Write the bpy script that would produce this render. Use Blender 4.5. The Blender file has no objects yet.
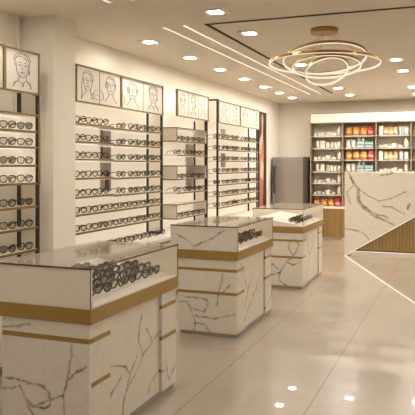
import bpy, bmesh, math, random
from mathutils import Vector, Matrix
random.seed(7)
PI = math.pi
C = bpy.context.scene.collection
D = bpy.data

# ------------------------------------------------------------------ materials
def newmat(name):
    m = D.materials.new(name); m.use_nodes = True
    nt = m.node_tree; b = nt.nodes['Principled BSDF']
    return m, nt, b

def simple(name, col, rough=.5, metal=0, emit=None, es=0, noise=0, coat=0, scale=30, alpha=1):
    m, nt, b = newmat(name)
    b.inputs['Base Color'].default_value = (*col, 1)
    b.inputs['Roughness'].default_value = rough
    b.inputs['Metallic'].default_value = metal
    if coat:
        b.inputs['Coat Weight'].default_value = coat; b.inputs['Coat Roughness'].default_value = .05
    if alpha < 1: b.inputs['Alpha'].default_value = alpha
    if emit:
        b.inputs['Emission Color'].default_value = (*emit, 1); b.inputs['Emission Strength'].default_value = es
    # subtle procedural mottling
    tc = nt.nodes.new('ShaderNodeTexCoord'); n = nt.nodes.new('ShaderNodeTexNoise')
    n.inputs['Scale'].default_value = scale; n.inputs['Detail'].default_value = 3
    nt.links.new(tc.outputs['Object'], n.inputs['Vector'])
    mp = nt.nodes.new('ShaderNodeMapRange')
    mp.inputs['To Min'].default_value = 1 - (noise or .03); mp.inputs['To Max'].default_value = 1 + (noise or .03)
    nt.links.new(n.outputs['Fac'], mp.inputs['Value'])
    mx = nt.nodes.new('ShaderNodeVectorMath'); mx.operation = 'SCALE'
    mx.inputs[0].default_value = col
    nt.links.new(mp.outputs[0], mx.inputs['Scale'])
    nt.links.new(mx.outputs[0], b.inputs['Base Color'])
    return m

def glass_mat(name, tint=(.97, .96, .93), refl=1.0, rough=.02):
    m = D.materials.new(name); m.use_nodes = True; nt = m.node_tree; nt.nodes.clear()
    o = nt.nodes.new('ShaderNodeOutputMaterial'); t = nt.nodes.new('ShaderNodeBsdfTransparent'); g = nt.nodes.new('ShaderNodeBsdfGlossy')
    t.inputs[0].default_value = (*tint, 1); g.inputs['Roughness'].default_value = rough
    lw = nt.nodes.new('ShaderNodeLayerWeight'); lw.inputs['Blend'].default_value = .5      # Schlick reflectance of a thin pane, same on both sides
    p5 = nt.nodes.new('ShaderNodeMath'); p5.operation = 'POWER'; p5.inputs[1].default_value = 5; nt.links.new(lw.outputs['Facing'], p5.inputs[0])
    f = nt.nodes.new('ShaderNodeMath'); f.operation = 'MULTIPLY_ADD'; f.inputs[1].default_value = .96; f.inputs[2].default_value = .04; nt.links.new(p5.outputs[0], f.inputs[0])
    k = nt.nodes.new('ShaderNodeMath'); k.operation = 'MULTIPLY'; k.inputs[1].default_value = refl
    mx = nt.nodes.new('ShaderNodeMixShader')
    nt.links.new(f.outputs[0], k.inputs[0]); nt.links.new(k.outputs[0], mx.inputs[0])
    nt.links.new(t.outputs[0], mx.inputs[1]); nt.links.new(g.outputs[0], mx.inputs[2]); nt.links.new(mx.outputs[0], o.inputs[0])
    return m

def seg_group():
    g = D.node_groups.new('segment_distance', 'ShaderNodeTree')
    for n, t in (('P', 'NodeSocketVector'), ('A', 'NodeSocketVector'), ('B', 'NodeSocketVector'), ('W', 'NodeSocketFloat')):
        g.interface.new_socket(n, in_out='INPUT', socket_type=t)
    g.interface.new_socket('D', in_out='OUTPUT', socket_type='NodeSocketFloat')
    gi = g.nodes.new('NodeGroupInput'); go = g.nodes.new('NodeGroupOutput')
    def vm(op): n = g.nodes.new('ShaderNodeVectorMath'); n.operation = op; return n
    pa = vm('SUBTRACT'); ba = vm('SUBTRACT'); d1 = vm('DOT_PRODUCT'); d2 = vm('DOT_PRODUCT')
    L = g.links.new
    L(gi.outputs['P'], pa.inputs[0]); L(gi.outputs['A'], pa.inputs[1]); L(gi.outputs['B'], ba.inputs[0]); L(gi.outputs['A'], ba.inputs[1])
    L(pa.outputs[0], d1.inputs[0]); L(ba.outputs[0], d1.inputs[1]); L(ba.outputs[0], d2.inputs[0]); L(ba.outputs[0], d2.inputs[1])
    dv = g.nodes.new('ShaderNodeMath'); dv.operation = 'DIVIDE'; dv.use_clamp = True
    L(d1.outputs['Value'], dv.inputs[0]); L(d2.outputs['Value'], dv.inputs[1])
    sc = vm('SCALE'); L(ba.outputs[0], sc.inputs[0]); L(dv.outputs[0], sc.inputs['Scale'])
    s2 = vm('SUBTRACT'); L(pa.outputs[0], s2.inputs[0]); L(sc.outputs[0], s2.inputs[1])
    ln = vm('LENGTH'); L(s2.outputs[0], ln.inputs[0])
    sb = g.nodes.new('ShaderNodeMath'); sb.operation = 'SUBTRACT'
    L(ln.outputs['Value'], sb.inputs[0]); L(gi.outputs['W'], sb.inputs[1]); L(sb.outputs[0], go.inputs[0])
    return g
SEG = seg_group()

def marble(name, lines, base=(.79, .735, .645), vein=(.24, .20, .155), rough=.22, mode='corner', jit=.018, soft=.006):
    """polished marble slab; veins run along the given polylines (u,v metres on the slab)."""
    m, nt, b = newmat(name); L = nt.links.new
    def mth(op, a=None, c=None):
        n = nt.nodes.new('ShaderNodeMath'); n.operation = op
        for i, x in enumerate((a, c)):
            if x is None: continue
            if isinstance(x, (int, float)): n.inputs[i].default_value = x
            else: L(x, n.inputs[i])
        return n.outputs[0]
    tc = nt.nodes.new('ShaderNodeTexCoord'); sp = nt.nodes.new('ShaderNodeSeparateXYZ'); L(tc.outputs['Object'], sp.inputs[0])
    u = mth('ADD', sp.outputs[0], sp.outputs[1]) if mode == 'corner' else sp.outputs[0]
    v = sp.outputs[2] if mode != 'floor' else sp.outputs[1]
    cb = nt.nodes.new('ShaderNodeCombineXYZ'); L(u, cb.inputs[0]); L(v, cb.inputs[1])
    nz = nt.nodes.new('ShaderNodeTexNoise'); nz.inputs['Scale'].default_value = 14; nz.inputs['Detail'].default_value = 4
    L(cb.outputs[0], nz.inputs['Vector'])
    s1 = nt.nodes.new('ShaderNodeVectorMath'); s1.operation = 'SUBTRACT'; L(nz.outputs['Color'], s1.inputs[0]); s1.inputs[1].default_value = (.5, .5, .5)
    s2 = nt.nodes.new('ShaderNodeVectorMath'); s2.operation = 'MULTIPLY'; L(s1.outputs[0], s2.inputs[0]); s2.inputs[1].default_value = (jit*2, jit*2, 0)
    s3 = nt.nodes.new('ShaderNodeVectorMath'); s3.operation = 'ADD'; L(cb.outputs[0], s3.inputs[0]); L(s2.outputs[0], s3.inputs[1])
    P = s3.outputs[0]; cur = None
    for w, pts in lines:
        for p, q in zip(pts[:-1], pts[1:]):
            g = nt.nodes.new('ShaderNodeGroup'); g.node_tree = SEG
            L(P, g.inputs['P']); g.inputs['A'].default_value = (*p, 0); g.inputs['B'].default_value = (*q, 0); g.inputs['W'].default_value = w
            cur = g.outputs[0] if cur is None else mth('MINIMUM', cur, g.outputs[0])
    nf = nt.nodes.new('ShaderNodeTexNoise'); nf.inputs['Scale'].default_value = 3.1; nf.inputs['Detail'].default_value = 5; nf.inputs['Roughness'].default_value = .55
    nf.inputs['Distortion'].default_value = .8
    L(cb.outputs[0], nf.inputs['Vector'])
    fa = mth('ABSOLUTE', mth('SUBTRACT', nf.outputs['Fac'], .5))
    faint = nt.nodes.new('ShaderNodeMapRange'); faint.inputs['From Max'].default_value = .012; faint.inputs['To Min'].default_value = .15; faint.inputs['To Max'].default_value = 0
    L(fa, faint.inputs['Value'])
    fac = faint.outputs[0]
    if cur is not None:
        wn = nt.nodes.new('ShaderNodeTexNoise'); wn.inputs['Scale'].default_value = 22; L(cb.outputs[0], wn.inputs['Vector'])
        cur = mth('SUBTRACT', cur, mth('MULTIPLY', mth('SUBTRACT', wn.outputs['Fac'], .45), .022))
        mr = nt.nodes.new('ShaderNodeMapRange'); mr.interpolation_type = 'SMOOTHSTEP'
        mr.inputs['From Min'].default_value = -.002; mr.inputs['From Max'].default_value = soft; mr.inputs['To Min'].default_value = 1; mr.inputs['To Max'].default_value = 0
        L(cur, mr.inputs['Value'])
        n2 = nt.nodes.new('ShaderNodeTexNoise'); n2.inputs['Scale'].default_value = 9; L(cb.outputs[0], n2.inputs['Vector'])
        m2 = nt.nodes.new('ShaderNodeMapRange'); m2.inputs['From Min'].default_value = .3; m2.inputs['From Max'].default_value = .65; m2.inputs['To Min'].default_value = .35; m2.inputs['To Max'].default_value = 1
        L(n2.outputs['Fac'], m2.inputs['Value'])
        halo = nt.nodes.new('ShaderNodeMapRange'); halo.inputs['From Max'].default_value = .03; halo.inputs['To Min'].default_value = .08; halo.inputs['To Max'].default_value = 0
        L(cur, halo.inputs['Value'])
        fac = mth('MAXIMUM', fac, mth('MAXIMUM', mth('MULTIPLY', mr.outputs[0], m2.outputs[0]), halo.outputs[0]))
    mx = nt.nodes.new('ShaderNodeMix'); mx.data_type = 'RGBA'
    mx.inputs[6].default_value = (*base, 1); mx.inputs[7].default_value = (*vein, 1); L(fac, mx.inputs[0]); L(mx.outputs[2], b.inputs['Base Color'])
    b.inputs['Roughness'].default_value = rough
    return m

def wood_mat(name, c1, c2, rough=.45, scale=(60, 60, 1.5)):
    m, nt, b = newmat(name); L = nt.links.new
    tc = nt.nodes.new('ShaderNodeTexCoord'); mp = nt.nodes.new('ShaderNodeMapping'); mp.inputs['Scale'].default_value = scale
    n = nt.nodes.new('ShaderNodeTexNoise'); n.inputs['Scale'].default_value = 1; n.inputs['Detail'].default_value = 5
    L(tc.outputs['Object'], mp.inputs[0]); L(mp.outputs[0], n.inputs['Vector'])
    r = nt.nodes.new('ShaderNodeValToRGB'); r.color_ramp.elements[0].position = .3; r.color_ramp.elements[1].position = .7
    r.color_ramp.elements[0].color = (*c1, 1); r.color_ramp.elements[1].color = (*c2, 1)
    L(n.outputs['Fac'], r.inputs[0]); L(r.outputs[0], b.inputs['Base Color']); b.inputs['Roughness'].default_value = rough
    return m

def emis(name, col, s):
    m = D.materials.new(name); m.use_nodes = True; nt = m.node_tree; nt.nodes.clear()
    o = nt.nodes.new('ShaderNodeOutputMaterial'); e = nt.nodes.new('ShaderNodeEmission')
    e.inputs[0].default_value = (*col, 1); e.inputs[1].default_value = s; nt.links.new(e.outputs[0], o.inputs[0]); return m

WARM = (1, .91, .77)
M = {}
M['wall'] = simple('wall_paint', (.86, .80, .70), .7, noise=.02, scale=4)
M['ceil'] = simple('ceiling_paint', (.76, .69, .59), .8, noise=.015, scale=4)
M['cream'] = simple('cream_lacquer', (.82, .75, .64), .35)
M['back'] = simple('glowing_cream_panel', (.85, .78, .66), .5, emit=(1, .91, .76), es=.22)  # weak emission put into the cream panels in place of shelf lighting
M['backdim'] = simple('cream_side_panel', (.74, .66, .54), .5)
M['sign'] = simple('lightbox_panel', (.80, .75, .655), .4, emit=(1, .92, .80), es=.03)
M['bronze'] = simple('brushed_bronze', (.37, .225, .060), .42, metal=.2)
M['gold'] = simple('gold_trim', (.24, .145, .05), .35, metal=.4)
M['brass'] = simple('brass', (.46, .29, .09), .3, metal=.85)
M['black'] = simple('black_metal', (.012, .010, .009), .4)
M['blackrim'] = simple('black_acetate', (.007, .005, .004), .5)
M['brownrim'] = simple('brown_acetate', (.06, .032, .016), .25, noise=.4, scale=120)
M['thinrim'] = simple('dark_wire_metal', (.05, .04, .03), .25, metal=.6)
M['tint'] = glass_mat('grey_tinted_lens', (.66, .61, .54), .8)
M['clear'] = glass_mat('clear_lens', (.90, .87, .81), 1.0)
M['glass'] = glass_mat('clear_glass_pane', (.985, .98, .965), .55, .01)
M['glassedge'] = simple('dark_glass_edge', (.10, .065, .035), .3)
M['white'] = simple('white_tray', (.86, .82, .76), .35)
M['plinth'] = simple('grey_plinth', (.36, .32, .26), .5)
M['ink'] = simple('ink_line', (.10, .08, .06), .7)
M['steel'] = simple('stainless_steel', (.38, .37, .35), .3, metal=.85)
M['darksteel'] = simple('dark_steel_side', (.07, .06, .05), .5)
M['taupe'] = simple('taupe_panel', (.48, .42, .35), .4)
M['shelfback'] = simple('shelving_back_panel', (.72, .66, .55), .6)
M['shelf'] = simple('shelving_frame', (.32, .25, .16), .45)
M['led'] = emis('led_diffuser', WARM, .9)
M['ledshelf'] = emis('added_shelving_strip', WARM, 1.8)  # for strips added to brighten the back shelving
M['strip'] = emis('ceiling_strip_diffuser', WARM, .75)
M['ledline'] = emis('led_line', WARM, .8)
M['ledring'] = emis('led_ring_diffuser', (1, .86, .66), .62)
M['lamp'] = emis('downlight_diffuser', (1, .935, .845), 125)
M['lampfar'] = emis('bright_downlight_diffuser', (1, .935, .845), 340)
M['lampnear'] = emis('soft_downlight_diffuser', (1, .935, .845), 62)
M['header'] = simple('header_lightbox', (.9, .84, .72), .4, emit=(1, .92, .8), es=.07)
M['wood'] = wood_mat('oak_veneer', (.22, .125, .042), (.33, .20, .07))
M['slat'] = wood_mat('slatted_oak', (.29, .175, .06), (.44, .285, .105))
M['groove'] = simple('dark_groove', (.035, .02, .01), .7)
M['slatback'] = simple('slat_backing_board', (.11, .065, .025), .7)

def marble_lines(s, w): return [(w, p) for p in s]
c1 = [[(-0.107, 0.577), (-0.122, 0.471), (-0.145, 0.351), (-0.165, 0.29), (-0.246, 0.259), (-0.357, 0.207), (-0.414, 0.244), (-0.446, 0.307), (-0.504, 0.29), (-0.562, 0.286)],
[(-0.357, 0.207), (-0.278, 0.209), (-0.246, 0.226), (-0.262, 0.297), (-0.293, 0.326), (-0.373, 0.329), (-0.487, 0.342), (-0.553, 0.344)],
[(-0.414, 0.244), (-0.389, 0.193), (-0.357, 0.158), (-0.341, 0.0)],
[(-0.145, 0.371), (-0.077, 0.425), (-0.016, 0.464)], [(-0.165, 0.29), (-0.161, 0.218), (-0.153, 0.12)],
[(-0.587, 0.624), (-0.487, 0.634), (-0.381, 0.657)],
[(0.627, 0.606), (0.595, 0.538), (0.578, 0.452), (0.644, 0.352), (0.595, 0.284), (0.484, 0.221), (0.424, 0.19), (0.394, 0.128), (0.38, 0.0)],
[(0.644, 0.352), (0.745, 0.371), (0.762, 0.421), (0.694, 0.499)], [(0.745, 0.371), (0.815, 0.408), (0.888, 0.437)],
[(0.225, 0.399), (0.424, 0.334), (0.469, 0.262), (0.424, 0.19)], [(0.925, 0.171), (0.851, 0.177), (0.745, 0.131), (0.728, 0.075)],
[(0.225, 0.214), (0.308, 0.256), (0.365, 0.287)], [(0.469, 0.262), (0.562, 0.367)], [(0.963, 0.224), (0.982, 0.137), (1.02, 0.076), (1.12, 0.163)]]
c2 = [[(-0.555, 0.292), (-0.477, 0.298), (-0.446, 0.243), (-0.307, 0.218), (-0.277, 0.271), (-0.283, 0.327), (-0.368, 0.335), (-0.492, 0.334)],
[(-0.446, 0.229), (-0.399, 0.119), (-0.415, 0.018)], [(-0.399, 0.119), (-0.307, 0.099), (-0.247, 0.034)],
[(-0.399, 0.176), (-0.231, 0.162), (-0.082, 0.197), (-0.023, 0.222)], [(-0.192, 0.278), (-0.171, 0.392), (-0.141, 0.492), (-0.127, 0.591)],
[(-0.141, 0.394), (-0.067, 0.469)], [(-0.127, 0.955), (-0.247, 0.88), (-0.415, 0.801), (-0.523, 0.882), (-0.586, 0.909)],
[(0.777, 0.462), (0.618, 0.334), (0.516, 0.277)], [(0.618, 0.334), (0.723, 0.284)], [(0.516, 0.503), (0.368, 0.364), (0.273, 0.236)],
[(0.273, 0.091), (0.368, 0.188), (0.516, 0.247)], [(0.136, 0.634), (0.2, 0.538), (0.368, 0.364)], [(0.888, 0.079), (1.06, 0.141), (1.119, 0.228)]]
c3 = [[(-0.50, .10), (-0.40, .16), (-.28, .20), (-.20, .33), (-.10, .42), (-.04, .55), (-.10, .62)], [(-.28, .20), (-.30, .10), (-.18, .03)],
[(-.50, .26), (-.38, .30), (-.30, .24)], [(-.20, .33), (-.12, .30), (-.02, .34)], [(-.12, .42), (-.18, .52), (-.14, .60)],
[(.25, .10), (.40, .22), (.46, .36), (.62, .44), (.70, .58)], [(.46, .36), (.38, .48), (.34, .62)], [(.72, .08), (.78, .26), (.90, .30)]]
M['marble1'] = marble('marble_branching_veins', marble_lines(c1, .0012), soft=.009, jit=.02)
M['marble2'] = marble('marble_crackled_veins', marble_lines(c2, .0012), soft=.009, jit=.02)
M['marble3'] = marble('marble_wandering_veins', marble_lines(c3, .003), soft=.008, jit=.02)
dk = [(.014, [(0.076, 1.379), (0.153, 1.225), (0.228, 1.13)]), (.020, [(0.228, 1.13), (0.228, 0.957), (0.304, 0.843)]), (.026, [(0.304, 0.843), (0.416, 0.751), (0.528, 0.677)]), (.010, [(0.528, 0.677), (0.639, 0.624)]),
(.010, [(0.491, 0.703), (0.657, 0.693), (0.712, 0.645)]), (.006, [(0.657, 0.624), (0.803, 0.546)]),
(.003, [(0.266, 1.111), (0.398, 1.017), (0.565, 0.933), (0.785, 0.987), (1.002, 1.103)]), (.004, [(0.62, 0.851), (0.785, 0.836), (0.984, 0.728)]),
(.005, [(0.019, 0.45), (0.191, 0.437), (0.323, 0.384), (0.398, 0.291)]), (.010, [(1.02, 0.823), (1.056, 0.891)]), (.004, [(0.602, 1.363), (0.749, 1.382), (0.822, 1.421)]),
(.002, [(0.153, 1.206), (0.038, 1.069), (0.096, 0.877)]), (.004, [(1.25, 1.3), (1.5, 1.05), (1.9, .9), (2.4, .6)])]
M['marbled'] = marble('marble_bold_diagonal_vein', dk, mode='wall', jit=.018, soft=.012)

def floor_mat():
    m, nt, b = newmat('polished_floor_tiles'); L = nt.links.new
    tc = nt.nodes.new('ShaderNodeTexCoord'); sp = nt.nodes.new('ShaderNodeSeparateXYZ'); L(tc.outputs['Object'], sp.inputs[0])
    def mth(op, a=None, c=None):
        n = nt.nodes.new('ShaderNodeMath'); n.operation = op
        for i, x in enumerate((a, c)):
            if x is None: continue
            if isinstance(x, (int, float)): n.inputs[i].default_value = x
            else: L(x, n.inputs[i])
        return n.outputs[0]
    def joint(o, off, per, w):
        f = mth('FRACT', mth('DIVIDE', mth('ADD', o, off), per)); d = mth('ABSOLUTE', mth('SUBTRACT', f, .5))
        return mth('GREATER_THAN', d, .5 - w/per)
    jx = joint(sp.outputs[0], .905+.75*10, .75, .0036); jy = joint(sp.outputs[1], 10.1, 1.5, .0022)
    j = mth('MAXIMUM', jx, mth('MULTIPLY', jy, .35))
    n = nt.nodes.new('ShaderNodeTexNoise'); n.inputs['Scale'].default_value = .9; n.inputs['Detail'].default_value = 6; n.inputs['Distortion'].default_value = 1.2
    L(tc.outputs['Object'], n.inputs['Vector'])
    v = mth('ABSOLUTE', mth('SUBTRACT', n.outputs['Fac'], .5))
    mr = nt.nodes.new('ShaderNodeMapRange'); mr.inputs['From Max'].default_value = .010; mr.inputs['To Min'].default_value = .6; mr.inputs['To Max'].default_value = 0; L(v, mr.inputs['Value'])
    n3 = nt.nodes.new('ShaderNodeTexNoise'); n3.inputs['Scale'].default_value = 1.3; n3.inputs['Detail'].default_value = 4; L(tc.outputs['Object'], n3.inputs['Vector'])
    m3 = nt.nodes.new('ShaderNodeMapRange'); m3.inputs['From Min'].default_value = .45; m3.inputs['From Max'].default_value = .65; L(n3.outputs['Fac'], m3.inputs['Value'])
    vf = mth('MULTIPLY', mr.outputs[0], m3.outputs[0])
    r = nt.nodes.new('ShaderNodeValToRGB'); r.color_ramp.elements[0].position = .3; r.color_ramp.elements[1].position = .7
    r.color_ramp.elements[0].color = (.37, .315, .245, 1); r.color_ramp.elements[1].color = (.45, .39, .31, 1); L(n3.outputs['Fac'], r.inputs[0])
    x1 = nt.nodes.new('ShaderNodeMix'); x1.data_type = 'RGBA'; L(vf, x1.inputs[0]); L(r.outputs[0], x1.inputs[6]); x1.inputs[7].default_value = (.30, .22, .14, 1)
    x2 = nt.nodes.new('ShaderNodeMix'); x2.data_type = 'RGBA'; L(mth('MULTIPLY', j, .8), x2.inputs[0]); L(x1.outputs[2], x2.inputs[6]); x2.inputs[7].default_value = (.16, .11, .07, 1)
    L(x2.outputs[2], b.inputs['Base Color']); b.inputs['Roughness'].default_value = .28; b.inputs['Specular IOR Level'].default_value = .3
    b.inputs['Coat Weight'].default_value = .6; b.inputs['Coat Roughness'].default_value = .015
    return m
M['floor'] = floor_mat()

# ------------------------------------------------------------------ builders
class MB:
    def __init__(s): s.bm = bmesh.new(); s.mats = []
    def mi(s, m):
        if m not in s.mats: s.mats.append(m)
        return s.mats.index(m)
    def box(s, x0, x1, y0, y1, z0, z1, m='cream', bev=0):
        i = s.mi(m); vs = [s.bm.verts.new((x, y, z)) for x in (x0, x1) for y in (y0, y1) for z in (z0, z1)]
        fs = [s.bm.faces.new([vs[k] for k in q]) for q in ((0, 1, 3, 2), (4, 6, 7, 5), (0, 4, 5, 1), (2, 3, 7, 6), (0, 2, 6, 4), (1, 5, 7, 3))]
        for f in fs: f.material_index = i
        if bev:
            es = list({e for f in fs for e in f.edges})
            r = bmesh.ops.bevel(s.bm, geom=es, offset=bev, segments=2, profile=.5, affect='EDGES')
            for f in r['faces']: f.material_index = i
        return s
    def prism(s, pts, d0, d1, m, axis='y'):
        i = s.mi(m); f = lambda p, d: {'y': (p[0], d, p[1]), 'x': (d, p[0], p[1]), 'z': (p[0], p[1], d)}[axis]
        a = [s.bm.verts.new(f(p, d0)) for p in pts]; b = [s.bm.verts.new(f(p, d1)) for p in pts]
        fs = [s.bm.faces.new(a), s.bm.faces.new(b[::-1])] + [s.bm.faces.new((a[k], b[k], b[(k+1) % len(a)], a[(k+1) % len(a)])) for k in range(len(a))]
        for q in fs: q.material_index = i
        return s
    def tube(s, pts, r, m, closed=False, n=6, smooth=True):
        i = s.mi(m); P = [Vector(p) for p in pts]; N = len(P); rings = []
        nrm = None
        for k in range(N):
            if closed: t = P[(k+1) % N] - P[k-1]
            else: t = P[min(k+1, N-1)] - P[max(k-1, 0)]
            t.normalize()
            if nrm is None: nrm = t.orthogonal().normalized()
            nrm = (nrm - t*nrm.dot(t)).normalized(); bn = t.cross(nrm)
            rings.append([s.bm.verts.new(P[k] + r*(math.cos(a)*nrm + math.sin(a)*bn)) for a in [2*PI*j/n for j in range(n)]])
        for k in range(N if closed else N-1):
            A, B = rings[k], rings[(k+1) % N]
            for j in range(n):
                f = s.bm.faces.new((A[j], A[(j+1) % n], B[(j+1) % n], B[j])); f.material_index = i; f.smooth = smooth
        if not closed:
            s.bm.faces.new(rings[0][::-1]).material_index = i; s.bm.faces.new(rings[-1]).material_index = i
        return s
    def lathe(s, prof, c, m, n=16):
        i = s.mi(m) if isinstance(m, str) else None; rings = []
        for r, z in prof: rings.append([s.bm.verts.new((c[0]+r*math.cos(2*PI*j/n), c[1]+r*math.sin(2*PI*j/n), c[2]+z)) for j in range(n)])
        for k in range(len(rings)-1):
            for j in range(n):
                f = s.bm.faces.new((rings[k][j], rings[k][(j+1) % n], rings[k+1][(j+1) % n], rings[k+1][j])); f.material_index = i; f.smooth = True
        s.bm.faces.new(rings[0][::-1]).material_index = i; s.bm.faces.new(rings[-1]).material_index = i
        return s
    def build(s, name, parent=None, loc=(0, 0, 0), rot=(0, 0, 0)):
        bmesh.ops.recalc_face_normals(s.bm, faces=s.bm.faces)
        me = D.meshes.new(name); s.bm.to_mesh(me); s.bm.free()
        for m in s.mats: me.materials.append(M[m])
        o = D.objects.new(name, me); C.objects.link(o); o.location = loc; o.rotation_euler = rot
        if parent: o.parent = parent
        return o

def tag(o, label, cat, group=None):
    o['label'] = label; o['category'] = cat
    if group: o['group'] = group
    return o
def empty(name, loc, label, cat, group=None, rz=0):
    o = D.objects.new(name, None); C.objects.link(o); o.location = loc; o.rotation_euler = (0, 0, rz); o.empty_display_size = .1
    return tag(o, label, cat, group)
def struct(o): o['kind'] = 'structure'; return o
ORD = ['first', 'second', 'third', 'fourth', 'fifth', 'sixth', 'seventh', 'eighth', 'ninth', 'tenth', 'eleventh', 'twelfth', 'thirteenth', 'fourteenth']

# ------------------------------------------------------------------ room
XW, YB, HC = -3.65, 13.65, 2.85
XR, YF = 3.4, -1.6
struct(MB().box(XW-.1, XR+.1, YF-.1, YB+.1, -.1, 0, 'floor').build('floor'))
struct(MB().box(XW-.1, XR+.1, YF-.1, YB+.1, HC, HC+.1, 'ceil').build('ceiling'))
struct(MB().box(XW-.12, XW, YF, YB, 0, HC, 'wall').build('wall_left'))
struct(MB().box(XR, XR+.12, YF, YB, 0, HC, 'wall').build('wall_right'))
struct(MB().box(XW, XR, YB, YB+.12, 0, HC, 'wall').build('wall_back'))
struct(MB().box(XW, XR, YF-.12, YF, 0, HC, 'wall').build('wall_front'))
struct(MB().box(XW, -3.30, 4.75, 5.095, 0, HC, 'wall').build('wall_pillar'))

# ------------------------------------------------------------------ ceiling fixtures
def downlight(x, y, label):
    r = empty('recessed_downlight', (x, y, HC), label, 'ceiling light', 'square recessed ceiling downlights')
    f = MB(); a, b = .10, .058
    f.box(-a, a, -a, -b, -.008, 0, 'cream').box(-a, a, b, a, -.008, 0, 'cream').box(-a, -b, -b, b, -.008, 0, 'cream').box(b, a, -b, b, -.008, 0, 'cream')
    f.build('frame', r)
    MB().box(-b, b, -b, b, -.005, 0, 'lampfar' if y > 9.9 and x > -3 else ('lampnear' if y < 4.5 else 'lamp')).build('diffuser', r)
ys1 = [1.9, 2.95, 4.0, 6.18, 7.28, 8.34, 9.4, 10.48, 11.45, 12.4]
ys2 = [-.3, 1.0, 2.4, 3.8, 5.16, 6.12, 8.32, 9.7, 11.1, 12.28]
ys3 = [-.3, 1.0, 2.4, 3.8, 8.34, 9.36, 11.4, 12.5]  # last downlight is added just out of view to brighten the back wall
for rowname, x, ys in (('row by the display wall', -3.08, ys1), ('row between display wall and chandelier', -1.95, ys2), ('row right of the chandelier', -.75, ys3)):
    for k, y in enumerate(ys): downlight(x, y, 'added unseen square downlight, %s from camera in the %s' % (ORD[k], rowname))
for x, nm in ((.6, 'row over the aisle'), (2.1, 'row by the right wall')):  # extra rows added out of view to light the room
    for k, y in enumerate([-.3, 1.6, 3.5, 5.4, 7.3, 9.2, 11.1, 12.6]): downlight(x, y, 'added unseen square downlight, %s from camera in the %s' % (ORD[k], nm))

for x, nm in ((-2.63, 'left'), (-2.42, 'right')):
    for y0, y1, w in ((2.2, 4.57, 'near'), (5.57, 11.9, 'long far')):
        r = empty('linear_ceiling_light', (x, y0, HC), '%s recessed linear strip light, %s of the parallel pair' % (w, nm), 'ceiling light', 'linear ceiling strip lights')
        MB().box(-.017, -.012, 0, y1-y0, -.004, 0, 'cream').box(.012, .017, 0, y1-y0, -.004, 0, 'cream').build('housing', r)
        MB().box(-.012, .012, 0, y1-y0, -.003, 0, 'strip').build('diffuser', r)
t = MB(); t.box(-2.22, -2.185, 5.58, 11.9, HC-.006, HC, 'groove').box(-2.185, 1.6, 5.58, 5.615, HC-.006, HC, 'groove').box(1.6, 1.635, 5.58, 11.9, HC-.006, HC, 'groove')
tag(t.build('ceiling_track'), 'dark slim rectangular track line set in ceiling around the chandelier', 'lighting track')

# chandelier
TH = math.radians(21.4)
cx, cy = -1.225, 6.21
r = empty('ring_chandelier', (cx, cy, HC), 'brass chandelier of four glowing tilted rings under a round canopy', 'chandelier')
MB().lathe([(.13, -.045), (.132, -.04), (.132, 0)], (0, 0, 0), 'brass', 40).build('canopy', r)
right = Vector((math.cos(TH), math.sin(TH), 0)); fwd = Vector((-math.sin(TH), math.cos(TH), 0))
def ring(R, dz, tilt, off=0, roll=0):
    """tilted ring: near side raised by tilt degrees"""
    c = Vector((0, 0, dz)) + right*off
    M3 = Matrix.Rotation(math.radians(roll), 3, fwd) @ Matrix.Rotation(math.radians(-tilt), 3, right)
    N = 72
    def P(a, rad, z): return c + M3 @ Vector((rad*math.cos(a), rad*math.sin(a), z))
    def loft(sec, mat, name, par):
        mb = MB(); i = mb.mi(mat); rs = []
        for k in range(N): rs.append([mb.bm.verts.new(P(2*PI*k/N, q[0], q[1])) for q in sec])
        for k in range(N):
            A, B = rs[k], rs[(k+1) % N]
            for j in range(len(sec)):
                f = mb.bm.faces.new((A[j], A[(j+1) % len(sec)], B[(j+1) % len(sec)], B[j])); f.smooth = False
        return mb.build(name, par)
    body = loft([(R+.008, -.010), (R+.008, .014), (R-.004, .014), (R-.004, -.010)], 'brass', 'ring', r)
    loft([(R+.006, -.0145), (R+.006, -.0102), (R-.005, -.0102), (R-.005, -.0145)], 'ledring', 'light_strip', body)
    loft([(R-.0042, -.010), (R-.0042, .004), (R-.007, .004), (R-.007, -.010)], 'ledring', 'inner_light_strip', body)
    return [P(a, R, .016) for a in (.5, 2.6, 4.7)]
anch = []
anch += ring(.527, -.33, 2.5, 0, 1)
anch += ring(.395, -.285, 13, 0, -1)
anch += ring(.325, -.36, 11, .02, 1)
anch += ring(.205, -.405, 31, .02, -6)
for k, p in enumerate(anch):
    q = Vector((p.x*.12, p.y*.12, -.045))
    MB().tube([q, p], .0011, 'brass', n=4).build('cable', r)

MB_ = MB
# suspension rod
rod = MB().box(-3.649, -3.615, 4.665, 4.69, 1.9, HC, 'white').build('vertical_conduit'); tag(rod, 'slim pale vertical conduit on the wall between leftmost display and pillar', 'conduit')

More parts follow.
